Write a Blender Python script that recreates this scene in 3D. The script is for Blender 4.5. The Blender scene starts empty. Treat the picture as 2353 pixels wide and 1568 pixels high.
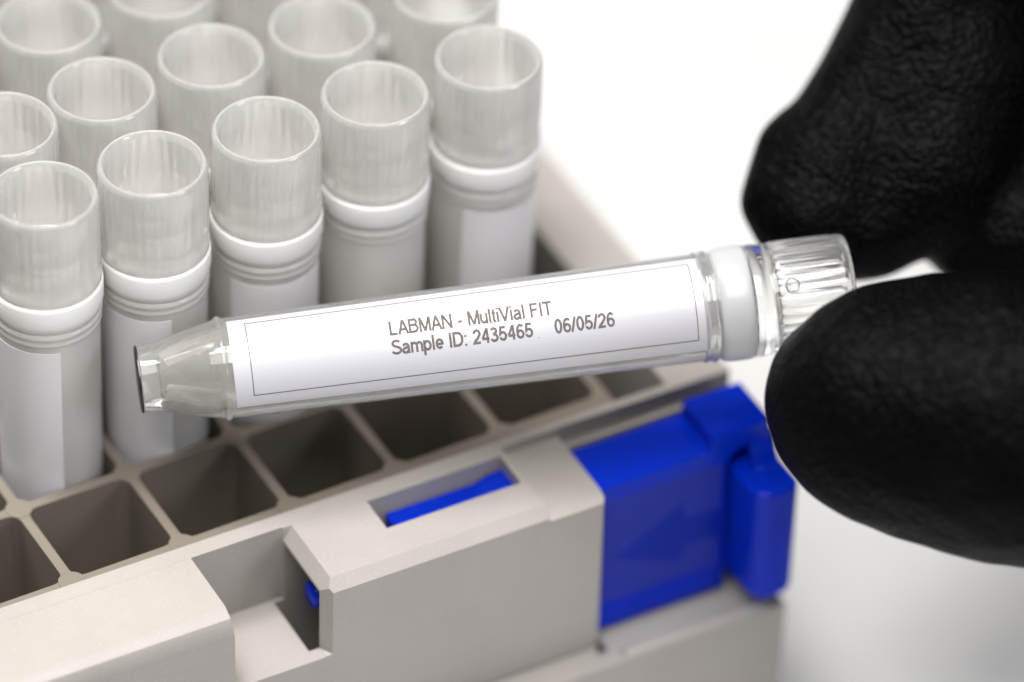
import bpy, bmesh, math, random
from mathutils import Vector, Matrix
random.seed(7)
S = 0.001                      # everything below is laid out in millimetres
PI = math.pi
scn = bpy.context.scene
col = scn.collection

# ------------------------------------------------------------------ camera
CR = Matrix(((0.8814436579206323, -0.4716546370681673, 0.024474093314989034),
             (0.29012356594636945, 0.5816266408036775, 0.759959714188846),
             (0.37267330786368114, 0.6627611591210858, -0.6495092390154406)))   # right, up, forward
CPOS = Vector((-172.51536227, -398.60176775, 403.58249126))
FOC = 13071.0 / 2353.0
right, up, fwd = Vector(CR[0]), Vector(CR[1]), Vector(CR[2])
cam = bpy.data.cameras.new('camera')
camo = bpy.data.objects.new('camera', cam)
col.objects.link(camo)
mw = Matrix.Identity(4)
for i in range(3):
    mw[i][0] = right[i]; mw[i][1] = up[i]; mw[i][2] = -fwd[i]; mw[i][3] = CPOS[i] * S
camo.matrix_world = mw
cam.sensor_width = 36.0
cam.lens = FOC * 36.0
cam.clip_start = 0.01
cam.clip_end = 20.0
cam.dof.use_dof = True
cam.dof.focus_distance = 0.5905
cam.dof.aperture_fstop = cam.lens / 26.0
cam.dof.aperture_blades = 0
scn.camera = camo

# ------------------------------------------------------------------ world and lamps
w = bpy.data.worlds.new('World'); scn.world = w; w.use_nodes = True
bg = w.node_tree.nodes['Background']
bg.inputs[0].default_value = (0.93, 0.95, 1.0, 1)
bg.inputs[1].default_value = 0.19

def area(name, loc, target, sx, sy, power, color):
    l = bpy.data.lights.new(name, 'AREA'); l.shape = 'RECTANGLE'
    l.size = sx * S; l.size_y = sy * S; l.energy = power; l.color = color
    o = bpy.data.objects.new(name, l); col.objects.link(o)
    o.location = Vector(loc) * S
    o.rotation_euler = (Vector(target) - Vector(loc)).to_track_quat('-Z', 'Y').to_euler()
    return o
area('ceiling_lamp', (-70, 130, 625), (35, 10, 0), 170, 170, 3.3, (1.0, 0.965, 0.92))
area('added_back_fill', (-190, 400, 480), (30, 30, 10), 200, 200, 1.6, (1.0, 0.97, 0.93))  # unseen fill added behind the rack to light the vials through
area('added_soft_fill', (-40, -150, 540), (35, 5, 0), 400, 400, 4.0, (1.0, 0.985, 0.96))  # unseen broad fill, added to lift the caps and front faces
area('front_lamp', (300, -430, 240), (40, 0, 0), 160, 160, 0.72, (0.90, 0.92, 1.0))

scn.view_settings.view_transform = 'Standard'
scn.view_settings.look = 'None'
scn.view_settings.exposure = 0.42
scn.view_settings.gamma = 1
scn.view_settings.use_curve_mapping = False
scn.render.engine = 'CYCLES'
cy = scn.cycles
cy.max_bounces = 24; cy.transmission_bounces = 16; cy.transparent_max_bounces = 40
cy.diffuse_bounces = 14; cy.glossy_bounces = 8
cy.sample_clamp_indirect = 8
cy.use_denoising = True
try:
    cy.denoiser = 'OPENIMAGEDENOISE'
except Exception:
    pass

# ------------------------------------------------------------------ pixel rays (for placing things where they stand)
def at(u, v, D):
    """world point (mm) seen at photo position u, v (2353 wide) at view depth D"""
    return CPOS + (right * ((u - 1176.5) / 13071.0) - up * ((v - 784) / 13071.0) + fwd) * D

# ------------------------------------------------------------------ materials
def new_mat(name):
    m = bpy.data.materials.new(name); m.use_nodes = True
    nt = m.node_tree
    return m, nt, nt.nodes, nt.links, nt.nodes['Principled BSDF']

def bump(nt, links, height_socket, bsdf, strength, dist):
    b = nt.nodes.new('ShaderNodeBump'); b.inputs['Strength'].default_value = strength
    b.inputs['Distance'].default_value = dist * S
    links.new(height_socket, b.inputs['Height']); links.new(b.outputs[0], bsdf.inputs['Normal'])
    return b

def noise(nt, links, scale_per_mm, detail=3, rough=0.6):
    tc = nt.nodes.new('ShaderNodeTexCoord')
    n = nt.nodes.new('ShaderNodeTexNoise'); n.inputs['Scale'].default_value = scale_per_mm / S
    n.inputs['Detail'].default_value = detail; n.inputs['Roughness'].default_value = rough
    links.new(tc.outputs['Object'], n.inputs['Vector'])
    return n

def plastic(name, rgb, rough, bscale, bstr, bdist, spec=0.5, sss=0.0, var=0.06, vscale=0.09):
    m, nt, N, L, p = new_mat(name)
    p.inputs['Roughness'].default_value = rough
    p.inputs['Specular IOR Level'].default_value = spec
    if sss:
        p.inputs['Subsurface Weight'].default_value = sss
        p.inputs['Subsurface Radius'].default_value = (1, 0.9, 0.8)
        p.inputs['Subsurface Scale'].default_value = 0.8 * S
    n = noise(nt, L, bscale, 4)
    bump(nt, L, n.outputs[0], p, bstr, bdist)
    n2 = noise(nt, L, vscale, 4, 0.65)
    r = N.new('ShaderNodeMapRange'); r.inputs[1].default_value = 0.3; r.inputs[2].default_value = 0.7
    r.inputs[3].default_value = 1 - var; r.inputs[4].default_value = 1 + var
    L.new(n2.outputs[0], r.inputs[0])
    mx = N.new('ShaderNodeVectorMath'); mx.operation = 'SCALE'
    mx.inputs[0].default_value = rgb; L.new(r.outputs[0], mx.inputs['Scale'])
    L.new(mx.outputs[0], p.inputs['Base Color'])
    return m

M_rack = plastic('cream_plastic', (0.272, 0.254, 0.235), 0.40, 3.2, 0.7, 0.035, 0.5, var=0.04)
def flecks(m, scale, thr, gain):
    nt = m.node_tree; N = nt.nodes; L = nt.links; p = N['Principled BSDF']
    src = p.inputs['Base Color'].links[0].from_socket
    tc = N.new('ShaderNodeTexCoord'); v = N.new('ShaderNodeTexVoronoi'); v.inputs['Scale'].default_value = scale / S
    L.new(tc.outputs['Object'], v.inputs['Vector'])
    mr = N.new('ShaderNodeMapRange'); mr.inputs[1].default_value = thr; mr.inputs[2].default_value = thr * 0.4
    mr.inputs[3].default_value = 0; mr.inputs[4].default_value = 1; L.new(v.outputs['Distance'], mr.inputs[0])
    sp = N.new('ShaderNodeSeparateColor'); L.new(v.outputs['Color'], sp.inputs[0])
    g = N.new('ShaderNodeMath'); g.operation = 'GREATER_THAN'; g.inputs[1].default_value = 0.72; L.new(sp.outputs[0], g.inputs[0])
    mu = N.new('ShaderNodeMath'); mu.operation = 'MULTIPLY'; L.new(mr.outputs[0], mu.inputs[0]); L.new(g.outputs[0], mu.inputs[1])
    mu2 = N.new('ShaderNodeMath'); mu2.operation = 'MULTIPLY'; mu2.inputs[1].default_value = gain; L.new(mu.outputs[0], mu2.inputs[0])
    mx = N.new('ShaderNodeMixRGB'); mx.inputs[2].default_value = (0.75, 0.74, 0.73, 1)
    L.new(mu2.outputs[0], mx.inputs[0]); L.new(src, mx.inputs[1]); L.new(mx.outputs[0], p.inputs['Base Color'])
flecks(M_rack, 3.7, 0.30, 0.20)
M_insert = plastic('cream_plastic_pocket_shade', (0.140, 0.120, 0.096), 0.5, 3.0, 0.3, 0.03, 0.4, var=0.05)  # cream plastic darkened, pocket shade put into the colour
M_blue = plastic('blue_plastic', (0.0003, 0.018, 0.38), 0.22, 4.0, 0.10, 0.02, 0.13, var=0.08)
M_arrow = plastic('smooth_blue_plastic', (0.0003, 0.014, 0.26), 0.3, 4.0, 0.10, 0.02, 0.08, var=0.04)
M_bluetex = plastic('textured_blue_plastic', (0.009, 0.020, 0.27), 0.6, 7.0, 0.8, 0.03, 0.2, var=0.08)
flecks(M_blue, 1.3, 0.09, 0.35)
M_ring = plastic('white_seal_plastic', (0.66, 0.655, 0.64), 0.35, 0.6, 0.1, 0.02, 0.4, sss=0.3, var=0.02)
M_table = plastic('white_worktop', (0.47, 0.47, 0.468), 0.5, 0.3, 0.05, 0.02, 0.3, var=0.06, vscale=0.018)
M_floor = plastic('pocket_shade_dark', (0.035, 0.030, 0.026), 0.8, 1.0, 0.1, 0.02, 0.2)  # near-black colour stands in for shade at the pocket bottoms
M_foil = plastic('black_foil', (0.01, 0.01, 0.011), 0.3, 1.0, 0.4, 0.05, 0.6)
M_dark = plastic('dark_speck', (0.02, 0.02, 0.02), 0.6, 1.0, 0.1, 0.02)

def glove_mat():
    m, nt, N, L, p = new_mat('black_nitrile')
    p.inputs['Base Color'].default_value = (0.0010, 0.0009, 0.0011, 1)
    p.inputs['Roughness'].default_value = 0.38
    p.inputs['Specular IOR Level'].default_value = 0.03
    tc = N.new('ShaderNodeTexCoord')
    v = N.new('ShaderNodeTexVoronoi'); v.feature = 'SMOOTH_F1'; v.inputs['Scale'].default_value = 1.5 / S
    v.inputs['Smoothness'].default_value = 0.6
    n = noise(nt, L, 0.5, 3)
    mp = N.new('ShaderNodeVectorMath'); mp.operation = 'MULTIPLY_ADD'
    mp.inputs[1].default_value = (0.0016,) * 3
    L.new(n.outputs['Color'], mp.inputs[0]); L.new(tc.outputs['Object'], mp.inputs[2])
    L.new(mp.outputs[0], v.inputs['Vector'])
    n2 = noise(nt, L, 0.22, 3)
    w1 = N.new('ShaderNodeMath'); w1.operation = 'MULTIPLY_ADD'; w1.inputs[1].default_value = 1.6
    L.new(n2.outputs[0], w1.inputs[0]); L.new(v.outputs['Distance'], w1.inputs[2])
    bump(nt, L, w1.outputs[0], p, 1.0, 0.27)
    return m
M_glove = glove_mat()

def label_mat(name, rgb, rough):
    m, nt, N, L, p = new_mat(name)
    p.inputs['Base Color'].default_value = (*rgb, 1)
    p.inputs['Roughness'].default_value = rough
    p.inputs['Specular IOR Level'].default_value = 0.5
    p.inputs['Coat Weight'].default_value = 0.4
    p.inputs['Coat Roughness'].default_value = 0.22
    n = noise(nt, L, 0.35, 2)
    bump(nt, L, n.outputs[0], p, 0.12, 0.05)
    return m
M_label = label_mat('white_label_paper', (0.40, 0.395, 0.43), 0.3)
M_label_r = label_mat('white_label_paper_dull', (0.56, 0.55, 0.56), 0.45)

def ink_mat():
    m, nt, N, L, p = new_mat('grey_brown_ink')
    n = noise(nt, L, 9.0, 2)
    cr = N.new('ShaderNodeValToRGB')
    cr.color_ramp.elements[0].position = 0.38; cr.color_ramp.elements[0].color = (0.07, 0.06, 0.057, 1)
    cr.color_ramp.elements[1].position = 0.62; cr.color_ramp.elements[1].color = (0.15, 0.13, 0.12, 1)
    L.new(n.outputs[0], cr.inputs[0]); L.new(cr.outputs[0], p.inputs['Base Color'])
    p.inputs['Roughness'].default_value = 0.9
    p.inputs['Specular IOR Level'].default_value = 0.05
    return m
M_ink = ink_mat()

def glass_mat(name, rgb, ior, rough, haze, hz=(0.85, 0.85, 0.83)):
    """clear moulded plastic: refraction with a little milky scatter"""
    m, nt, N, L, p = new_mat(name)
    p.inputs['Base Color'].default_value = (*rgb, 1)
    p.inputs['Transmission Weight'].default_value = 1.0
    p.inputs['IOR'].default_value = ior
    p.inputs['Roughness'].default_value = rough
    n = noise(nt, L, 0.45, 3)
    bump(nt, L, n.outputs[0], p, 0.10, 0.06)
    if haze:
        d = N.new('ShaderNodeBsdfTranslucent'); d.inputs[0].default_value = (*hz, 1)
        d2 = N.new('ShaderNodeBsdfDiffuse'); d2.inputs[0].default_value = (*hz, 1)
        ms = N.new('ShaderNodeMixShader'); L.new(d.outputs[0], ms.inputs[1]); L.new(d2.outputs[0], ms.inputs[2])
        ms.inputs[0].default_value = 0.5
        mx = N.new('ShaderNodeMixShader'); mx.inputs[0].default_value = haze
        L.new(p.outputs[0], mx.inputs[1]); L.new(ms.outputs[0], mx.inputs[2])
        L.new(mx.outputs[0], N['Material Output'].inputs['Surface'])
    return m
M_clear = glass_mat('clear_plastic', (0.985, 0.985, 0.98), 1.49, 0.03, 0.13)
M_clearcap = glass_mat('clear_cap_plastic', (0.985, 0.985, 0.98), 1.49, 0.04, 0.05)
M_liquid = glass_mat('pale_yellow_liquid', (1.0, 0.985, 0.93), 1.36, 0.0, 0.06, (1.0, 0.97, 0.90))

def milky_mat(name, tint, clear, rough, gloss=1.0, streak=0.0):
    """thin frosted wall: lets part of what is behind through, scatters the rest"""
    m, nt, N, L, p = new_mat(name)
    N.remove(p)
    out = N['Material Output']
    tr = N.new('ShaderNodeBsdfTransparent'); tr.inputs[0].default_value = (0.97, 0.97, 0.965, 1)
    di = N.new('ShaderNodeBsdfDiffuse'); di.inputs[0].default_value = (*tint, 1)
    tl = N.new('ShaderNodeBsdfTranslucent'); tl.inputs[0].default_value = (*tint, 1)
    gl = N.new('ShaderNodeBsdfGlossy'); gl.inputs['Roughness'].default_value = rough
    a = N.new('ShaderNodeMixShader'); a.inputs[0].default_value = 0.6
    L.new(di.outputs[0], a.inputs[1]); L.new(tl.outputs[0], a.inputs[2])
    lw = N.new('ShaderNodeLayerWeight'); lw.inputs['Blend'].default_value = 0.35
    mr = N.new('ShaderNodeMapRange')
    mr.inputs[3].default_value = 1 - clear; mr.inputs[4].default_value = min(1.0, 1 - clear + 0.22)
    L.new(lw.outputs['Facing'], mr.inputs[0])
    b = N.new('ShaderNodeMixShader')
    if streak:
        tc = N.new('ShaderNodeTexCoord'); sep = N.new('ShaderNodeMapping')
        sep.inputs['Scale'].default_value = (1.6 / S, 1.6 / S, 0.05 / S)
        n = N.new('ShaderNodeTexNoise'); n.inputs['Scale'].default_value = 1.0; n.inputs['Detail'].default_value = 3
        L.new(tc.outputs['Object'], sep.inputs[0]); L.new(sep.outputs[0], n.inputs['Vector'])
        ad = N.new('ShaderNodeMath'); ad.operation = 'MULTIPLY_ADD'; ad.inputs[1].default_value = streak
        L.new(n.outputs[0], ad.inputs[0])
        sb = N.new('ShaderNodeMath'); sb.operation = 'ADD'; sb.inputs[1].default_value = -streak * 0.5
        L.new(mr.outputs[0], sb.inputs[0]); L.new(sb.outputs[0], ad.inputs[2]); ad.use_clamp = True
        L.new(ad.outputs[0], b.inputs[0])
    else:
        L.new(mr.outputs[0], b.inputs[0])
    L.new(tr.outputs[0], b.inputs[1]); L.new(a.outputs[0], b.inputs[2])
    fr = N.new('ShaderNodeFresnel'); fr.inputs[0].default_value = 1.45
    fm = N.new('ShaderNodeMath'); fm.operation = 'MULTIPLY'; fm.inputs[1].default_value = gloss; L.new(fr.outputs[0], fm.inputs[0])
    c = N.new('ShaderNodeMixShader'); L.new(fm.outputs[0], c.inputs[0])
    L.new(b.outputs[0], c.inputs[1]); L.new(gl.outputs[0], c.inputs[2])
    L.new(c.outputs[0], out.inputs['Surface'])
    return m
M_mcap = milky_mat('frosted_cap_plastic', (0.97, 0.955, 0.93), 0.51, 0.05, 1.2, 0.14)
M_mbody = milky_mat('frosted_tube_plastic', (0.98, 0.97, 0.95), 0.46, 0.08, 0.7)
M_hbody = milky_mat('clear_tube_plastic', (0.97, 0.965, 0.95), 0.82, 0.04, 0.9)
M_hring = milky_mat('milky_seal_plastic', (0.74, 0.75, 0.77), 0.22, 0.2, 0.8)
M_nrib = milky_mat('clear_rib_plastic', (0.97, 0.97, 0.96), 0.25, 0.08, 2.5)
M_mliq = milky_mat('cloudy_liquid', (0.93, 0.91, 0.87), 0.3, 0.3, 0.2)

# ------------------------------------------------------------------ mesh helpers (mm in, metres out)
def link(name, bm, mat, parent=None, smooth=False, keep=False):
    me = bpy.data.meshes.new(name)
    bmesh.ops.recalc_face_normals(bm, faces=bm.faces[:]) if not keep else None
    for v in bm.verts:
        v.co *= S
    bm.to_mesh(me); bm.free()
    if smooth:
        for p in me.polygons:
            p.use_smooth = True
    me.materials.append(mat)
    o = bpy.data.objects.new(name, me); col.objects.link(o)
    if parent: o.parent = parent
    return o

def tag(o, label=None, cat=None, group=None, kind=None):
    if label: o['label'] = label
    if cat: o['category'] = cat
    if group: o['group'] = group
    if kind: o['kind'] = kind
    return o

def sharp(o, deg=35):
    me = o.data
    for p in me.polygons: p.use_smooth = True
    me.set_sharp_from_angle(angle=math.radians(deg))

def box(bm, x0, x1, y0, y1, z0, z1):
    vs = [bm.verts.new(p) for p in ((x0,y0,z0),(x1,y0,z0),(x1,y1,z0),(x0,y1,z0),(x0,y0,z1),(x1,y0,z1),(x1,y1,z1),(x0,y1,z1))]
    for f in ((0,3,2,1),(4,5,6,7),(0,1,5,4),(1,2,6,5),(2,3,7,6),(3,0,4,7)):
        bm.faces.new([vs[i] for i in f])

def prism(bm, poly, axis, a, b):
    """extrude polygon (pairs) along axis from a to b. axis x: (y,z); y: (x,z); z: (x,y)"""
    def P(p, t):
        return {'x': (t, p[0], p[1]), 'y': (p[0], t, p[1]), 'z': (p[0], p[1], t)}[axis]
    A = [bm.verts.new(P(p, a)) for p in poly]; B = [bm.verts.new(P(p, b)) for p in poly]
    n = len(poly)
    bm.faces.new(A[::-1]); bm.faces.new(B)
    for i in range(n):
        bm.faces.new((A[i], A[(i+1) % n], B[(i+1) % n], B[i]))

def lathe(bm, prof, seg=64, rmod=None, closed=True):
    """prof: list of (r, z). A radius of 0 closes the end."""
    rings = []
    for r, z in prof:
        if r < 1e-6:
            rings.append([bm.verts.new((0, 0, z))]); continue
        rg = []
        for k in range(seg):
            a = 2 * PI * k / seg
            rr = rmod(r, z, a) if rmod else r
            rg.append(bm.verts.new((rr * math.cos(a), rr * math.sin(a), z)))
        rings.append(rg)
    for A, B in zip(rings, rings[1:]):
        if len(A) == 1 and len(B) == 1: continue
        for k in range(seg):
            k2 = (k + 1) % seg
            if len(A) == 1: bm.faces.new((A[0], B[k2], B[k]))
            elif len(B) == 1: bm.faces.new((A[k], A[k2], B[0]))
            else: bm.faces.new((A[k], A[k2], B[k2], B[k]))

def tmp(bm):
    bmesh.ops.recalc_face_normals(bm, faces=bm.faces[:])
    me = bpy.data.meshes.new('tmp'); bm.to_mesh(me); bm.free()
    o = bpy.data.objects.new('tmp', me); col.objects.link(o)
    return o

def boolean(base_bm, ops):
    """ops: list of ('UNION'|'DIFFERENCE', bmesh). Returns a bmesh (mm)."""
    o = tmp(base_bm); cutters = []
    for kind, b in ops:
        c = tmp(b); cutters.append(c)
        md = o.modifiers.new('b', 'BOOLEAN'); md.operation = kind; md.solver = 'EXACT'; md.object = c
    dg = bpy.context.evaluated_depsgraph_get()
    ev = o.evaluated_get(dg); me = ev.to_mesh()
    bm = bmesh.new(); bm.from_mesh(me); ev.to_mesh_clear()
    for x in cutters + [o]:
        m_ = x.data; bpy.data.objects.remove(x); bpy.data.meshes.remove(m_)
    bmesh.ops.remove_doubles(bm, verts=bm.verts[:], dist=1e-4)
    bmesh.ops.dissolve_limit(bm, angle_limit=0.01, verts=bm.verts[:], edges=bm.edges[:])
    return bm

def bev(o, width, seg=3, ang=30):
    m = o.modifiers.new('bevel', 'BEVEL'); m.width = width * S; m.segments = seg
    m.limit_method = 'ANGLE'; m.angle_limit = math.radians(ang); m.use_clamp_overlap = True
    m.harden_normals = False
    for p in o.data.polygons: p.use_smooth = True
    o.data.set_sharp_from_angle(angle=math.radians(50))
    wn = o.modifiers.new('wn', 'WEIGHTED_NORMAL'); wn.keep_sharp = False

def one(fn, *a):
    bm = bmesh.new(); fn(bm, *a); return bm

# ================================================================== the setting
bm = bmesh.new(); box(bm, -900, 1100, -700, 1600, -68, -48)
t = link('table', bm, M_table); tag(t, 'plain bright white worktop under the tube rack', 'table', kind='structure')

# ================================================================== the rack
rack = bpy.data.objects.new('tube_rack', None); col.objects.link(rack)
rack.location = Vector((40, 38, -48)) * S
tag(rack, 'cream plastic grid rack with a blue sliding latch, standing on the white worktop', 'tube rack')
def to_rack(o):
    o.parent = rack; o.matrix_parent_inverse = Matrix.Translation(-Vector(rack.location))
    return o

# shell with long front wall
base = one(box, -66, 78, -2.6, 92, -48, 0)
ops = [('DIFFERENCE', one(box, -60.6, 70.6, -0.6, 85, -45, 10)),
       ('UNION', one(box, -66, 78, -16.2, -2.0, -48, -22.6)),
       # left shoulder block with its sloped front edge
       ('UNION', one(prism, [(-2.0, -0.001), (-10.7, -0.001), (-12.0, -0.7), (-13.0, -2.6), (-13.0, -23), (-2.0, -23)], 'x', -66, 12.6)),
       # floor of the notch
       ('UNION', one(prism, [(-2.0, -10.0), (-12.9, -10.0), (-12.9, -23), (-2.0, -23)], 'x', 12.0, 23.2)),
       # hood over the latch
       ('UNION', one(prism, [(-2.0, -0.001), (-11.7, -0.001), (-12.9, -1.2), (-12.9, -22.3), (-2.0, -22.3)], 'x', 23.2, 56.6)),
       ('DIFFERENCE', one(prism, [(-2.95, -2.0), (-11.3, -2.0), (-11.3, -21.2), (-2.95, -21.2)], 'x', 22.0, 60)),
       ('DIFFERENCE', one(prism, [(-2.9, 1), (-7.6, 1), (-7.6, -3), (-2.9, -3)], 'x', 33.0, 49.0)),
       ('DIFFERENCE', one(prism, [(-2.9, 1), (-4.4, 1), (-4.4, -12), (-2.9, -12)], 'x', 33.0, 49.0)),
       # chamfered left mouth of the hood
       ('DIFFERENCE', one(prism, [(23.0, -1.9), (23.0, 2), (25.6, 2)], 'y', -14, -2.7)),
       ('DIFFERENCE', one(prism, [(23.0, -14.5), (25.0, -14.5), (23.0, -11.2)], 'z', -9.9, 2)),
       # lower right shoulder of the hood
       ('DIFFERENCE', one(prism, [(-1.75, 2), (-15, 2), (-15, -2.2), (-11.0, -1.0), (-1.75, -1.0)], 'x', 49.7, 60)),
       ('DIFFERENCE', one(prism, [(57.0, -14), (57.0, -11.6), (55.5, -14)], 'z', -30, 2)),
       # step behind the latch
       ('DIFFERENCE', one(prism, [(-1.6, 2), (-5, 2), (-5, -2.3), (-1.6, -2.3)], 'x', 56.6, 80)),
       ('DIFFERENCE', one(prism, [(-3.1, 2), (-5, 2), (-5, -30), (-3.1, -22.5)], 'x', 56.6, 80)),
       ]
bm = boolean(base, ops)
shell = link('rack_shell', bm, M_rack); bev(shell, 0.28, 3); to_rack(shell)

# small raised lip on the ledge under the latch
bm = bmesh.new(); prism(bm, [(-14.7, -22.7), (-16.0, -22.7), (-16.0, -22.3), (-15.6, -22.0), (-15.0, -22.0), (-14.7, -22.25)], 'x', 58.2, 76.0)
lip = link('ledge_lip', bm, M_rack); bev(lip, 0.15, 2); to_rack(lip)

# grid insert
gx, gy, pt, ro = 0.273, 0.223, 12.796, 0.02287
def gpos(i, j):
    x, y = i * pt, j * pt
    return gx + x * math.cos(ro) - y * math.sin(ro), gy + y * math.cos(ro) + x * math.sin(ro)
def ztop(x): return -0.10 - 0.0125 * (x + 66)*0.6
bm = bmesh.new()
box(bm, -60.4, 64.9, -0.55, 84.8, -38.6, 0)
for v in bm.verts:
    if v.co.z > -1: v.co.z = ztop(v.co.x)
holes = bmesh.new()
for i in range(-5, 5):
    for j in range(0, 6):
        cx, cyy = gpos(i + .5, j + .5)
        h = pt / 2 - 0.56; r = 1.35; pts = []
        for q, (sx, sy) in enumerate(((1, 1), (-1, 1), (-1, -1), (1, -1))):
            for k in range(6):
                a = PI / 2 * (q + k / 5)
                pts.append((sx * (h - r) + r * math.cos(a), sy * (h - r) + r * math.sin(a)))
        P = [(cx + a * math.cos(ro) - b * math.sin(ro), cyy + b * math.cos(ro) + a * math.sin(ro)) for a, b in pts]
        prism(holes, P, 'z', -42, 5)
bm = boolean(bm, [('DIFFERENCE', holes)])
for i in range(-4, 5):
    for j in range(0, 6):
        x, y = gpos(i, j)
        if y < 1.2: y = max(y, 0.35)
        r = 1.45
        prism(bm, [(x + r * math.cos(a * PI / 10), max(-0.5, y + r * math.sin(a * PI / 10))) for a in range(20)], 'z', -8, ztop(x) + 0.09)
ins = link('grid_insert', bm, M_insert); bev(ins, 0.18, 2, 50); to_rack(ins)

bm = bmesh.new(); box(bm, -60.5, 70.5, -0.5, 84.9, -44.9, -39.3)
fl = link('added_dark_floor', bm, M_floor); to_rack(fl)  # added dark floor, cuts bounced light so the pockets look deeper
# blue sliding latch
XL, XR, YF, YB = 50.0, 77.4, -11.25, -4.35
b0 = one(prism, [(YB, -1.25), (YF + 0.15, -1.25), (YF, -1.4), (YF, -21.9), (YB, -21.9)], 'x', 30.0, 77.3)
ops = [('UNION', one(prism, [(YB - 0.3, 0.85), (YF + 0.15, 0.85), (YF - 0.02, 0.6), (YF - 0.02, -6), (YB - 0.3, -6)], 'x', 70.3, XR)),
       # hollow beside the knob
       ('DIFFERENCE', one(prism, [(72.9, -25), (72.3, -10), (72.2, -4.2), (72.5, -3.2), (73.2, -2.4), (74.2, -1.9), (80, -1.9), (80, -25)], 'y', -20, -9.0)),
       # narrower tongue that runs inside the hood
       ('DIFFERENCE', one(box, 20, 51.2, -20, -9.3, -30, 10)),
       ('DIFFERENCE', one(box, 20, 51.2, -20, 0, -30, -7.0)),
       ('DIFFERENCE', one(box, 20, 51.2, -20, 0, -2.9, 10)),
       ('UNION', one(box, 35.3, 54.0, -8.9, -3.05, -6.0, -2.55)),
       ]
bm = boolean(b0, ops)
for v in bm.verts:
    if v.co.x < 36: v.co.x = 35.2
latch = link('slide_latch', bm, M_blue); bev(latch, 0.32, 4); to_rack(latch)
# wedge catch visible in the slot of the hood
bm = bmesh.new(); prism(bm, [(44.6, -2.75), (49.6, -2.75), (49.6, -1.5), (47.4, -1.75)], 'y', -8.2, -3.1)
o = link('latch_wedge', bm, M_blue); bev(o, 0.2, 2); o.parent = latch
# knob
bm = bmesh.new()
kp = [(73.0, -8.9), (73.0, -14.8), (73.4, -16.3), (74.4, -17.1), (77.2, -17.1), (78.2, -16.6), (78.6, -15.6), (78.6, -8.9)]
prism(bm, kp, 'z', -20.3, -4.6)
for v in bm.verts:
    if v.co.z < -15:
        v.co.z = -20.3 + (abs(v.co.x - 75.8) ** 2) * 0.12
kn = link('latch_knob', bm, M_blue); bev(kn, 0.55, 4); kn.parent = latch
# sloping neck between the raised block and the knob
bm = bmesh.new()
prism(bm, [(-9.0, -1.0), (-11.0, -1.4), (-11.6, -2.4), (-12.0, -3.7), (-13.0, -4.6), (-14.6, -5.0), (-14.6, -9), (-9.0, -9)], 'x', 75.2, 78.3)
o = link('latch_neck', bm, M_blue); bev(o, 0.5, 4, 50); o.parent = latch
# end of the tongue showing in the mouth of the hood
bm = bmesh.new(); lathe(bm, [(0, 0), (1.2, 0.0), (1.55, 0.35), (1.55, 9), (0, 9)], 20)
o = link('latch_pin', bm, M_blue, smooth=True); o.parent = latch
o.location = Vector((23.9, -7.6, -5.9)) * S; o.rotation_euler = (0, PI / 2, 0)
# matte panel and the arrow
pz = YF - 0.035
bm = bmesh.new()
box(bm, 57.2, 71.7, pz, YF + 0.3, -18.2, -3.4)
o = link('latch_panel', bm, M_bluetex); bev(o, 0.02, 1); o.parent = latch
def fp(u, v, y):                       # point on a front-facing plane from a photo position
    d = right * ((u - 1176.5) / 13071.0) - up * ((v - 784) / 13071.0) + fwd
    k = (y - CPOS.y) / d.y
    q = CPOS + d * k
    return (q.x, q.z)
arrow = [fp(u, v, YF - 0.1) for u, v in ((1415, 1285), (1569, 1157), (1574, 1192), (1652, 1168), (1656, 1228), (1574, 1253), (1564, 1291))]
bm = bmesh.new(); prism(bm, arrow, 'y', YF - 0.10, YF + 0.2)
o = link('arrow_mark', bm, M_arrow); bev(o, 0.03, 1); o.parent = latch

# ================================================================== vials
def ribs(n, amp, z0, z1):
    def f(r, z, a):
        if z0 < z < z1 and r > 5.2:
            return r + amp * (abs(math.sin(a * n / 2)) - 0.5)
        return r
    return f
def square(r, z, a):
    if 0.9 < z < 8.0:
        k = math.sin(PI * (z - 0.9) / 7.1)
        return r * (1 + 0.055 * k * math.cos(4 * a + 0.9))
    return r

def wrap_grid(bm, R0, R1, s0, s1, a0, a1, ns=24, na=24, thick=0.05, sub=False):
    """cylindrical patch with thickness; R at s0 / s1"""
    g = []
    for lay in (0, thick):
        rows = []
        for i in range(ns + 1):
            s = s0 + (s1 - s0) * i / ns; R = R0 + (R1 - R0) * i / ns + lay
            rows.append([bm.verts.new((R * math.cos(a0 + (a1 - a0) * j / na), R * math.sin(a0 + (a1 - a0) * j / na), s)) for j in range(na + 1)])
        g.append(rows)
    for lay, rows in enumerate(g):
        for i in range(ns):
            for j in range(na):
                bm.faces.new((rows[i][j], rows[i+1][j], rows[i+1][j+1], rows[i][j+1]))
    A, B = g
    for i in range(ns):
        bm.faces.new((A[i][0], A[i+1][0], B[i+1][0], B[i][0])); bm.faces.new((A[i][na], A[i+1][na], B[i+1][na], B[i][na]))
    for j in range(na):
        bm.faces.new((A[0][j], A[0][j+1], B[0][j+1], B[0][j])); bm.faces.new((A[ns][j], A[ns][j+1], B[ns][j+1], B[ns][j]))

RB0, RB1 = 5.22, 5.62             # outer radius of the barrel at its two ends
def barrel_R(s): return RB0 + (RB1 - RB0) * (s - 9) / 50.5

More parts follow.
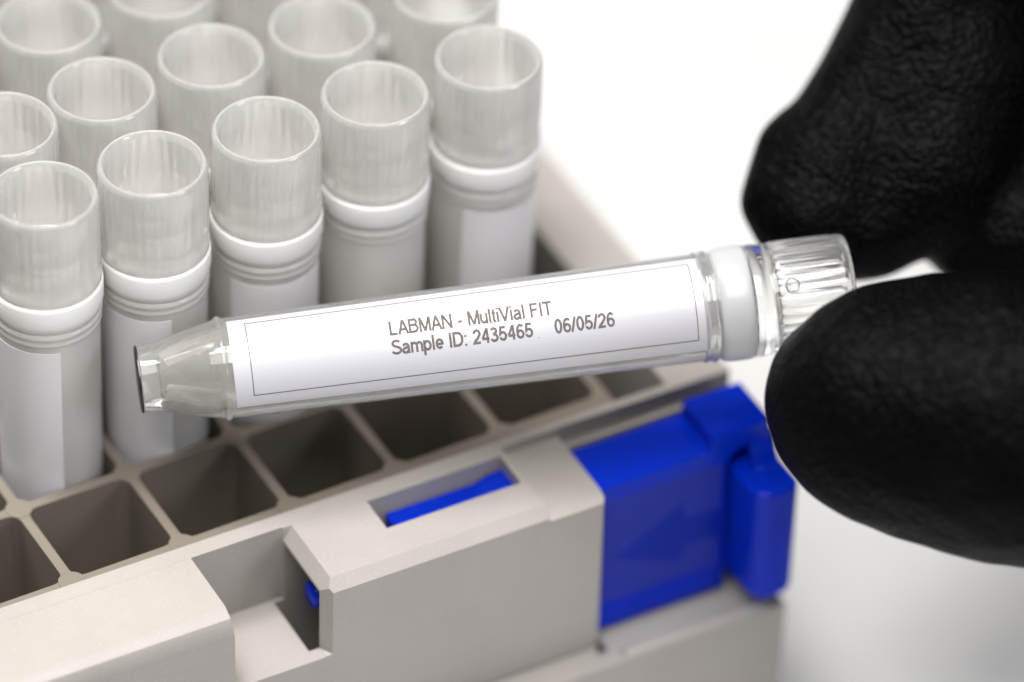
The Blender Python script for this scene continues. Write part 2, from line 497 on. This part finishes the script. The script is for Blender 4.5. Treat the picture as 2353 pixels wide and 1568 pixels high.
def cap_bm(seg, amp=0.13):
    bm = bmesh.new()
    outer = [(5.6, 63.55), (5.88, 63.7), (5.92, 64.2), (5.86, 64.8), (5.74, 65.1), (5.78, 65.9), (5.78, 66.0), (5.80, 66.3), (5.80, 69), (5.80, 72.6), (5.78, 72.9), (5.78, 73.6), (5.70, 74.0), (5.50, 74.2), (5.25, 74.2), (5.05, 74.0)]
    inner = [(4.85, 73.2), (4.75, 66.9), (4.55, 66.4), (3.9, 66.1), (0, 66.0)]
    lathe(bm, [(0, 63.55)] + outer + inner, seg, ribs(36, amp, 66.1, 72.7))
    return bm

def make_vial(name, clear, label_angle=None, seg=64):
    root = bpy.data.objects.new(name, None); col.objects.link(root)
    mcap, mbody, mliq, mlab = (M_clearcap, M_hbody, M_liquid, M_label) if clear else (M_mcap, M_mbody, M_mliq, M_label_r)
    c = link('cap', cap_bm(seg * 4 if clear else seg * 3, 0.12 if clear else 0.085), mcap, root); sharp(c, 40)
    if clear:
        # moulding mark on the cap wall
        bm = bmesh.new(); lathe(bm, [(0, 0.28), (0.35, 0.26), (0.52, 0.34), (0.66, 0.30), (0.78, 0.12), (0.80, -0.15), (0, -0.15)], 28)
        g = link('gate_mark', bm, mcap, c, smooth=True)
        a = math.radians(-10); g.location = Vector((5.72 * math.cos(a), 5.72 * math.sin(a), 67.6)) * S
        g.rotation_euler = (0, PI / 2, 0); g.rotation_euler = Vector((math.cos(a), math.sin(a), 0)).to_track_quat('Z', 'Y').to_euler()
    bm = bmesh.new()
    lathe(bm, [(4.3, 59.85), (5.3, 59.85), (5.6, 60.0), (5.86, 60.4), (5.99, 61.0), (6.02, 61.8), (6.02, 63.0), (5.95, 63.35), (5.7, 63.5), (4.3, 63.5), (4.3, 59.85)], seg)
    r = link('seal_ring', bm, M_hring if clear else M_ring, root); sharp(r, 60)
    bm = bmesh.new()
    lathe(bm, [(4.9, 58.2), (5.66, 58.2), (5.78, 58.35), (5.78, 58.5), (5.68, 58.7), (5.68, 59.0), (5.84, 59.25), (5.84, 59.5), (5.70, 59.7), (5.60, 59.8), (4.9, 59.8), (4.9, 58.2)], seg)
    nk = link('neck_collar', bm, M_clearcap if clear else mbody, root); sharp(nk, 50)
    # barrel and nose: outer wall then inner wall, one closed shell
    bm = bmesh.new()
    prof = [(0, 0.08), (3.3, 0.08), (3.45, 0.16), (3.5, 0.9), (3.55, 1.9), (3.75, 3.0), (4.15, 4.4), (4.62, 6.2), (5.05, 7.9), (5.22, 8.2), (5.42, 8.35), (5.46, 8.6), (5.42, 8.85), (5.22, 9.0), (5.22, 9.4), (5.42, 34), (5.62, 58.5), (5.62, 60.5),
            (4.75, 60.5), (4.7, 58.0), (4.5, 34), (4.35, 10.0), (4.2, 8.0), (3.5, 5.5), (2.75, 3.6), (2.4, 2.4), (2.0, 1.9), (0, 1.7)]
    lathe(bm, prof, seg, square)
    bd = link('barrel', bm, mbody, root); sharp(bd, 50)
    if clear:
        bm = bmesh.new()
        lathe(bm, [(0, -0.22), (3.38, -0.22), (3.5, -0.12), (3.5, 0.03), (0, 0.03)], seg)
        f = link('end_foil', bm, M_foil, root); sharp(f, 40)
        bm = bmesh.new(); lathe(bm, [(0, 0.045), (3.36, 0.045), (3.36, 0.06), (0, 0.06)], seg)
        link('foil_backing', bm, M_ring, f)
    # contents
    bm = bmesh.new()
    top = 54.0 if clear else 53.2
    e = 0.03 if clear else -0.12
    lathe(bm, [(0, 1.7 - e), (2.0 + e, 1.9 - e), (2.4 + e, 2.4), (2.75 + e, 3.6), (3.5 + e, 5.5), (4.2 + e, 8.0), (4.35 + e, 10), (4.5 + e, 34), (4.66 + e, top - 0.2), (4.4, top), (0, top)], seg, square)
    lq = link('liquid', bm, mliq, root); sharp(lq, 40)
    if label_angle is not None:
        bm = bmesh.new()
        a0, a1 = label_angle
        wrap_grid(bm, barrel_R(9.4) + 0.02, barrel_R(59.5) + 0.02, 9.4, 58.6 if clear else 57.4, a0, a1, 12, 40, 0.06)
        lb = link('label', bm, mlab, root); sharp(lb, 40)
        if clear: root['lab'] = 1
        return root, lb, bd
    return root, None, bd

def children(o): return [c for c in bpy.data.objects if c.parent == o]
def copy_tree(o, parent=None):
    c = o.copy(); col.objects.link(c); c.parent = parent
    for ch in children(o): copy_tree(ch, c)
    return c

# ---- vials standing in the rack: position of the top, then lean and turn
view_az = math.atan2(-fwd.y, -fwd.x)           # direction from the scene to the camera
proto, _, _ = make_vial('sample_vial', False, (-1.05, 1.05), 64)
GROUP = 'capped sample vials standing in the rack'
plain, _, _ = make_vial('sample_vial', False, None, 64)   # one vial shows its unlabelled side
spots = [  # x, y of the top, label turn (deg, 0 = facing the viewer), label text
    (6.9, 19.6, -41, 'frosted capped vial at the left edge of the nearest row'),
    (19.1, 19.2, -38, 'frosted capped vial directly behind the tip of the held vial'),
    (32.2, 19.1, 22, 'frosted capped vial in the nearest row, above the left end of the white label'),
    (45.1, 19.4, None, 'frosted capped vial in the nearest row with its bare unlabelled side showing'),
    (58.7, 19.6, 38, 'frosted capped vial at the right end of the nearest row, beside the open white worktop'),
    (8.0, 32.0, 10, 'frosted second row vial cut off by the left edge, only its cap rim showing'),
    (19.7, 32.8, -20, 'frosted vial in the second row, seen between the two leftmost nearest vials'),
    (32.5, 32.9, 40, 'frosted vial in the second row, seen between the second and third nearest vials'),
    (45.4, 32.4, 10, 'blurred frosted second row vial, behind the gap between third and fourth nearest vials'),
    (60.0, 31.9, 60, 'blurred frosted vial at the right end of the second row, cut by the top edge'),
    (19.5, 45.9, 15, 'blurred frosted vial in the third row near the top left corner'),
    (33.0, 46.2, 33, 'blurred third row vial with only its front rim inside the top edge'),
    (45.7, 45.4, 0, 'blurred third row vial cut by the top edge, behind the fourth nearest vial'),
    (59.0, 45.3, 0, 'blurred third row vial, rightmost, mostly hidden behind the second row'),
    (7.0, 45.3, 20, 'blurred third row vial at the far left edge'),
    (20.0, 58.4, 0, 'most distant blurred vial, fourth row, near the top left corner'),
    (7.0, 58.4, 0, 'fourth row blurred vial at the extreme top left corner'),
    (33.0, 58.4, 0, 'fourth row blurred vial left of the middle of the vials'),
    (46.0, 58.4, 0, 'fourth row blurred vial right of the middle of the vials'),
]
used_p = used_n = False
for x, y, turn, txt in spots:
    if turn is None:
        o = plain if not used_n else copy_tree(plain); used_n = True; turn = 150
    else:
        o = proto if not used_p else copy_tree(proto); used_p = True
    tag(o, txt, 'sample vial', GROUP)
    # the foot sits in the middle of its pocket
    i = round((x - 6.4) / 12.85); j = round((y - 6.6) / 12.85)
    px, py = gpos(i + .5, j + .5)
    foot = Vector((px, py, -39.0)); top_ = Vector((x, y, 34.85))
    foot = foot + (top_ - Vector((px, py, 34.85))) * 0.55
    d = (top_ - foot).normalized()
    q = d.to_track_quat('Z', 'Y').to_matrix().to_4x4()
    # turn about own axis so the label faces the viewer
    xa = q.to_3x3() @ Vector((1, 0, 0)); cur = math.atan2(xa.y, xa.x)
    m = Matrix.Translation((top_ - d * 74.2) * S) @ q @ Matrix.Rotation(view_az - cur + math.radians(turn), 4, 'Z')
    o.matrix_world = m

# ---- the vial held in front
P0, P1 = at(321, 872, 593.0), at(1949, 663, 600.5)
zax = (P1 - P0).normalized()
xax = (-fwd); xax = (xax - zax * xax.dot(zax)).normalized()
yax = zax.cross(xax)
held, hlabel, hbarrel = make_vial('held_vial', True, (math.radians(-63), math.radians(52)), 96)
k = (P1 - P0).length / 74.2
hm = Matrix.Identity(4)
for i in range(3):
    hm[i][0] = xax[i] * k; hm[i][1] = yax[i] * k; hm[i][2] = zax[i] * k; hm[i][3] = P0[i] * S
held.matrix_world = hm
del held['lab']
tag(held, 'clear capped vial with a printed white label, held sideways between gloved finger and thumb', 'sample vial')

def wrap(bm, s0, arc0, thick_off=0.10):
    """bend flat geometry: x -> along the vial, y (up) -> round it; arc0 in mm round the wall, downward positive"""
    for v in bm.verts:
        s = s0 + v.co.x
        R = barrel_R(s) + thick_off + v.co.z
        a = (arc0 - v.co.y) / barrel_R(s)
        v.co = Vector((R * math.cos(a), R * math.sin(a), s))

# a plain narrow grotesque drawn as strokes on a cap height of 1
def arc(cx, cy, rx, ry, a0, a1, n=14):
    return [(cx + rx * math.cos(math.radians(a0 + (a1 - a0) * k / n)), cy + ry * math.sin(math.radians(a0 + (a1 - a0) * k / n))) for k in range(n + 1)]
T = 0.084       # half stroke
XH = 0.72
def glyph(c):
    """(advance, [strokes]); the outline of a stroke lies T either side of its line"""
    t = T; h = 1 - T; b = T; x = XH - T
    if c == ' ': return 0.36, []
    if c == 'L': return 0.66, [[(.10, 1), (.10, b), (.60, b)]]
    if c == 'A': return 0.78, [[(.06, 0), (.385, 1)], [(.385, 1), (.72, 0)], [(.17, .33), (.61, .33)]]
    if c == 'B': return 0.78, [[(.10, 0), (.10, 1)], [(.10, h), (.42, h)] + arc(.42, .745, .20, .745 - .55, 90, -90)[1:] + [(.10, .53)],
                               [(.42, .53)] + arc(.43, (.53 + b) / 2, .245, (.53 - b) / 2, 90, -90) + [(.10, b)]]
    if c == 'M': return 0.93, [[(.11, 0), (.11, 1)], [(.12, 1), (.465, .04)], [(.465, .04), (.81, 1)], [(.82, 1), (.82, 0)]]
    if c == 'N': return 0.82, [[(.10, 0), (.10, 1)], [(.10, .98), (.70, .02)], [(.70, 0), (.70, 1)]]
    if c == '-': return 0.40, [[(.04, .36), (.34, .36)]]
    if c == 'u': return 0.62, [[(.09, XH), (.09, .27)] + arc(.285, .27, .195, .27 - b, 180, 360)[1:] + [(.49, .30)], [(.50, XH), (.50, 0)]]
    if c == 'l': return 0.26, [[(.12, 1), (.12, 0)]]
    if c == 't': return 0.33, [[(.15, .93), (.15, .17)] + arc(.25, .17, .10, .17 - b, 180, 270, 6)[1:] + [(.30, b)], [(.02, XH - t), (.29, XH - t)]]
    if c == 'i': return 0.26, [[(.12, XH), (.12, 0)], [(.12, 1), (.12, .87)]]
    if c == 'V': return 0.76, [[(.04, 1), (.375, 0)], [(.375, 0), (.71, 1)]]
    if c == 'a': return 0.64, [[(.09, .52)] + arc(.29, .49, .18, XH - b - .49, 160, 20)[0:] + [(.49, .44), (.49, .12), (.54, 0)],
                               [(.49, .43), (.27, .37)] + arc(.26, .205, .19, .145, 100, 270)[1:] + arc(.26, .30, .23, .24, 270, 350)[1:]]
    if c == 'F': return 0.68, [[(.10, 0), (.10, 1)], [(.10, h), (.60, h)], [(.10, .52), (.54, .52)]]
    if c == 'I': return 0.30, [[(.14, 0), (.14, 1)]]
    if c == 'T': return 0.70, [[(.02, h), (.67, h)], [(.345, h), (.345, 0)]]
    if c == 'S': return 0.76, [arc(.375, .745, .265, .255 - t, 22, 180)[0:] + arc(.375, .745, .265, .20, 180, 255)[1:] + [(.50, .47)] + arc(.385, .265, .285, .235, 62, 0)[0:] + arc(.365, .265, .305, .265 - t, 0, -172)[1:]]
    if c == 'm': return 0.93, [[(.09, 0), (.09, XH)], [(.09, .42)] + arc(.275, .42, .185, x - .42, 180, 0)[1:] + [(.46, 0)], [(.46, .42)] + arc(.645, .42, .185, x - .42, 180, 0)[1:] + [(.83, 0)]]
    if c == 'p': return 0.63, [[(.09, -.28), (.09, XH)], arc(.31, XH / 2, .22, XH / 2 - t, 0, 360, 26)]
    if c == 'e': return 0.63, [[(.10, .35), (.52, .35)] + arc(.31, XH / 2, .215, XH / 2 - t, 0, 318, 24)]
    if c == 'D': return 0.82, [[(.10, 0), (.10, 1)], [(.10, h), (.36, h)] + arc(.38, .5, .32, .5 - t, 90, -90, 20)[1:] + [(.10, b)]]
    if c == ':': return 0.30, [[(.13, .0), (.13, .13)], [(.13, XH), (.13, XH - .13)]]
    if c == '2': return 0.64, [arc(.31, .69, .215, .31 - t, 172, -10) + [(.47, .55), (.33, .36), (.15, .20), (.09, b), (.55, b)]]
    if c == '4': return 0.64, [[(.44, 0), (.44, 1)], [(.42, .97), (.07, .30)], [(.05, .29), (.57, .29)]]
    if c == '3': return 0.64, [arc(.29, .745, .19, .255 - t, 160, -60) + [(.24, .53)], [(.24, .53)] + arc(.30, .295, .225, .295 - t, 78, -165)]
    if c == '5': return 0.64, [[(.51, h), (.17, h), (.10, .46)] + arc(.30, .33, .215, .33 - t, 118, -165, 20)]
    if c == '6': return 0.64, [arc(.31, .315, .21, .315 - t, 0, 360, 26), arc(.33, .62, .20, .38 - t, 35, 100, 8) + arc(.34, .50, .245, .50 - t, 100, 195, 12)[1:]]
    if c == '0': return 0.64, [arc(.31, .5, .205, .5 - t, 0, 360, 30)]
    if c == '/': return 0.34, [[(.02, 0), (.30, 1)]]
    return 0.5, []

def stroke(bm, pts, hw):
    closed = (Vector(pts[0]) - Vector(pts[-1])).length < 1e-6
    P = [Vector(p) for p in pts]
    if closed: P = P[:-1]
    # resample so the strip can bend round the wall
    Q = []
    n = len(P)
    for i in range(n if closed else n - 1):
        a, b = P[i], P[(i + 1) % n]; m_ = max(1, int((b - a).length / 0.12))
        for k in range(m_): Q.append(a.lerp(b, k / m_))
    if not closed: Q.append(P[-1])
    Lf, Rt = [], []
    n = len(Q)
    for i in range(n):
        a = Q[(i - 1) % n] if (closed or i > 0) else None
        b = Q[(i + 1) % n] if (closed or i < n - 1) else None
        d1 = (Q[i] - a).normalized() if a is not None else None
        d2 = (b - Q[i]).normalized() if b is not None else None
        d1 = d1 or d2; d2 = d2 or d1
        n1 = Vector((-d1.y, d1.x)); n2 = Vector((-d2.y, d2.x))
        mt = (n1 + n2).normalized(); k = hw / max(0.45, mt.dot(n1))
        Lf.append(bm.verts.new((*(Q[i] + mt * k), 0))); Rt.append(bm.verts.new((*(Q[i] - mt * k), 0)))
    for i in range(n if closed else n - 1):
        j = (i + 1) % n
        try: bm.faces.new((Rt[i], Rt[j], Lf[j], Lf[i]))
        except ValueError: pass

def text_mesh(name, body, s0, arc0, height, length, parent):
    bm = bmesh.new(); x = 0.0; lay = 0
    for ch in body:
        adv, sts = glyph(ch)
        for st in sts:
            b2 = bmesh.new(); stroke(b2, st, T)
            lay += 1
            for v in b2.verts: v.co.x += x; v.co.z = 0.0006 * (lay % 3)
            me = bpy.data.meshes.new('t'); b2.to_mesh(me); b2.free(); bm.from_mesh(me); bpy.data.meshes.remove(me)
        x += adv
    x0 = min(v.co.x for v in bm.verts); x1 = max(v.co.x for v in bm.verts)
    sx = length / (x1 - x0)
    for v in bm.verts:
        v.co.x = (v.co.x - x0) * sx; v.co.y *= height
    wrap(bm, s0, arc0)
    return link(name, bm, M_ink, parent, keep=True)
text_mesh('label_text', 'LABMAN - MultiVial FIT', 25.75, -1.12, 1.56, 16.85, hlabel)
text_mesh('label_text', 'Sample ID: 2435465', 25.7, 0.84, 1.52, 14.65, hlabel)
text_mesh('label_text', '06/05/26', 42.6, 0.82, 1.52, 6.25, hlabel)
# printed frame line
bm = bmesh.new()
A0, A1, w_ = math.radians(-53.5), math.radians(36.5), 0.085
for s0_, s1_, a0_, a1_ in ((11.2, 57.35, A0, A0 + w_ / 5.4), (11.2, 57.3, A1 - w_ / 5.4, A1), (11.2, 11.2 + w_, A0, A1), (57.3, 57.3 + w_, A0, A1)):
    ns = 20 if s1_ - s0_ > 1 else 1
    na = 24 if a1_ - a0_ > 0.2 else 1
    wrap_grid(bm, barrel_R(s0_) + 0.10, barrel_R(s1_) + 0.10, s0_, s1_, a0_, a1_, ns, na, 0.012)
link('label_border', bm, M_ink, hlabel)
# tiny specks on the label
for s_, a_, r_ in ((40.9, 10.0, 0.045), (31.5, 43, 0.03), (24.6, -33, 0.03), (38.0, 30, 0.02)):
    bm = bmesh.new(); lathe(bm, [(0, 0), (r_, 0), (r_, 0.02), (0, 0.02)], 10)
    o = link('speck', bm, M_dark, hlabel)
    a = math.radians(a_); R = barrel_R(s_) + 0.09
    o.location = Vector((R * math.cos(a), R * math.sin(a), s_)) * S
    o.rotation_euler = Vector((math.cos(a), math.sin(a), 0)).to_track_quat('Z', 'Y').to_euler()
# thin stiffening ribs moulded inside the nose
for deg, r0, r1, z0, z1 in ((-42, 2.5, 3.9, 2.6, 7.9), (38, 2.4, 3.9, 2.4, 8.0), (128, 2.5, 3.9, 2.6, 7.8), (218, 2.5, 3.9, 2.6, 7.8)):
    bm = bmesh.new()
    prism(bm, [(r0 * .5, z0 + .6), (r0, z0), (r1 + .25, z1), (r1 - .7, z1)], 'y', -0.07, 0.07)
    bmesh.ops.rotate(bm, verts=bm.verts[:], cent=(0, 0, 0), matrix=Matrix.Rotation(math.radians(deg), 3, 'Z'))
    o = link('nose_rib', bm, M_nrib, hbarrel)
# air bubbles in the nose
def bubble_mat():
    m, nt, N, L, p = new_mat('air_bubble')
    p.inputs['Transmission Weight'].default_value = 1; p.inputs['IOR'].default_value = 1.0 / 1.34
    p.inputs['Roughness'].default_value = 0.0
    return m
M_bub = bubble_mat()
random.seed(3)
for s_, t_, r_ in ((5.3, 1.7, .16), (6.3, 1.9, .17), (6.1, 2.2, .11), (7.2, 1.6, .12), (7.9, 1.3, .19), (7.95, 1.75, .14), (7.9, 2.2, .12), (8.5, 2.6, .11), (7.7, .3, .08), (7.4, .4, .06), (4.6, .9, .14), (4.3, .2, .09), (7.0, -0.9, .05), (6.8, .1, .05), (5.6, -.6, .04), (3.9, 1.9, .12)):
    bm = bmesh.new(); bmesh.ops.create_icosphere(bm, subdivisions=3, radius=r_)
    o = link('bubble', bm, M_bub, hbarrel, smooth=True)
    # float just under the wall nearest the viewer
    Rin = {True: 3.9, False: 3.0}[s_ > 7] if s_ > 5 else 2.5
    xx = math.sqrt(max(0.3, (Rin - 0.35) ** 2 - t_ * t_))
    o.location = Vector((xx, t_, s_)) * S

# ================================================================== gloved hand
def capsule(bm, a, b, ra, rb, n=20):
    d = (b - a); L_ = max(d.length, 1e-3); q = d.to_track_quat('Z', 'Y').to_matrix()
    prof = []
    for k in range(8): th = -PI / 2 + PI / 2 * k / 8; prof.append((ra * math.cos(th), ra * math.sin(th)))
    prof += [(ra, 0.0), (rb, L_)]
    for k in range(1, 9): th = PI / 2 * k / 8; prof.append((rb * math.cos(th), L_ + rb * math.sin(th)))
    prof[0] = (0, -ra); prof[-1] = (0, L_ + rb)
    b2 = bmesh.new(); lathe(b2, prof, n)
    for v in b2.verts: v.co = q @ v.co + a
    bmesh.ops.recalc_face_normals(b2, faces=b2.faces[:])
    me = bpy.data.meshes.new('t'); b2.to_mesh(me); b2.free(); bm.from_mesh(me); bpy.data.meshes.remove(me)

PX = 22.0
def chain(bm, pts):
    """pts: (u, v, D, radius in photo px)"""
    q = [(at(u, v, D), r / PX) for u, v, D, r in pts]
    for (a, ra), (b, rb) in zip(q, q[1:]): capsule(bm, a, b, ra, rb)

hb = bmesh.new()
# thumb
chain(hb, [(1985, 922, 583, 232), (2065, 932, 582, 285), (2165, 940, 582, 312), (2310, 957, 581, 336), (2560, 985, 582, 330), (2900, 960, 590, 350), (3300, 760, 604, 430)])
# index finger, tip pressing on the cap from behind
chain(hb, [(1878, 485, 612, 170), (1925, 400, 613, 185), (2000, 262, 614, 168), (2100, 120, 615, 195), (2190, -40, 615, 205), (2330, -330, 612, 230), (2560, -560, 606, 235), (2950, -420, 600, 290), (3250, 0, 600, 360)])
chain(hb, [(1880, 500, 612, 150), (1990, 508, 612, 150), (2130, 380, 613, 200), (2200, 150, 615, 220)])
chain(hb, [(1798, 462, 612, 108), (1838, 350, 613, 110)])
# middle finger
chain(hb, [(2100, 440, 619, 160), (2240, 260, 620, 215), (2400, -60, 620, 225), (2650, -260, 616, 230), (2950, -60, 606, 290), (3250, 260, 604, 380)])
# ring finger
chain(hb, [(2330, 440, 620, 195), (2460, 240, 620, 225), (2700, -20, 622, 235), (2950, 120, 612, 280), (3280, 420, 606, 400)])
# little finger
chain(hb, [(2530, 500, 620, 185), (2680, 340, 622, 195), (2850, 220, 620, 200), (3050, 320, 614, 260), (3300, 560, 606, 420)])
# web between the fingers, palm and wrist
chain(hb, [(2278, 525, 616, 170), (2700, 590, 612, 200), (3100, 640, 606, 280)])
chain(hb, [(3250, 0, 600, 360), (3300, 760, 604, 430)])
chain(hb, [(3280, 420, 604, 470), (3900, 760, 600, 560), (5200, 1000, 600, 620)])
for v in hb.verts: v.co *= S
me = bpy.data.meshes.new('gloved_hand'); hb.to_mesh(me); hb.free()
ho = bpy.data.objects.new('tmp', me); col.objects.link(ho)
rm = ho.modifiers.new('r', 'REMESH'); rm.mode = 'VOXEL'; rm.voxel_size = 0.6 * S; rm.use_smooth_shade = True
sm = ho.modifiers.new('s', 'SMOOTH'); sm.iterations = 45; sm.factor = 0.6
dg = bpy.context.evaluated_depsgraph_get(); ev = ho.evaluated_get(dg)
me2 = bpy.data.meshes.new_from_object(ev); bpy.data.objects.remove(ho)
# low, irregular folds of the glove
from mathutils import noise as mn
me2.update()
bmh = bmesh.new(); bmh.from_mesh(me2); bmh.normal_update()
for v in bmh.verts:
    p = v.co / S
    h = 0.42 * mn.noise(p * 0.11) + 0.22 * mn.noise(p * 0.27 + Vector((9, 3, 1)))
    v.co += v.normal * h * S
org = at(3900, 700, 610) * S
for v in bmh.verts: v.co -= org
bmh.to_mesh(me2); bmh.free()
for p in me2.polygons: p.use_smooth = True
me2.name = 'gloved_hand'
me2.materials.clear(); me2.materials.append(M_glove)
hand = bpy.data.objects.new('gloved_hand', me2); col.objects.link(hand); hand.location = org
tag(hand, 'hand in a textured black nitrile glove pinching the held vial by its cap', 'gloved hand')
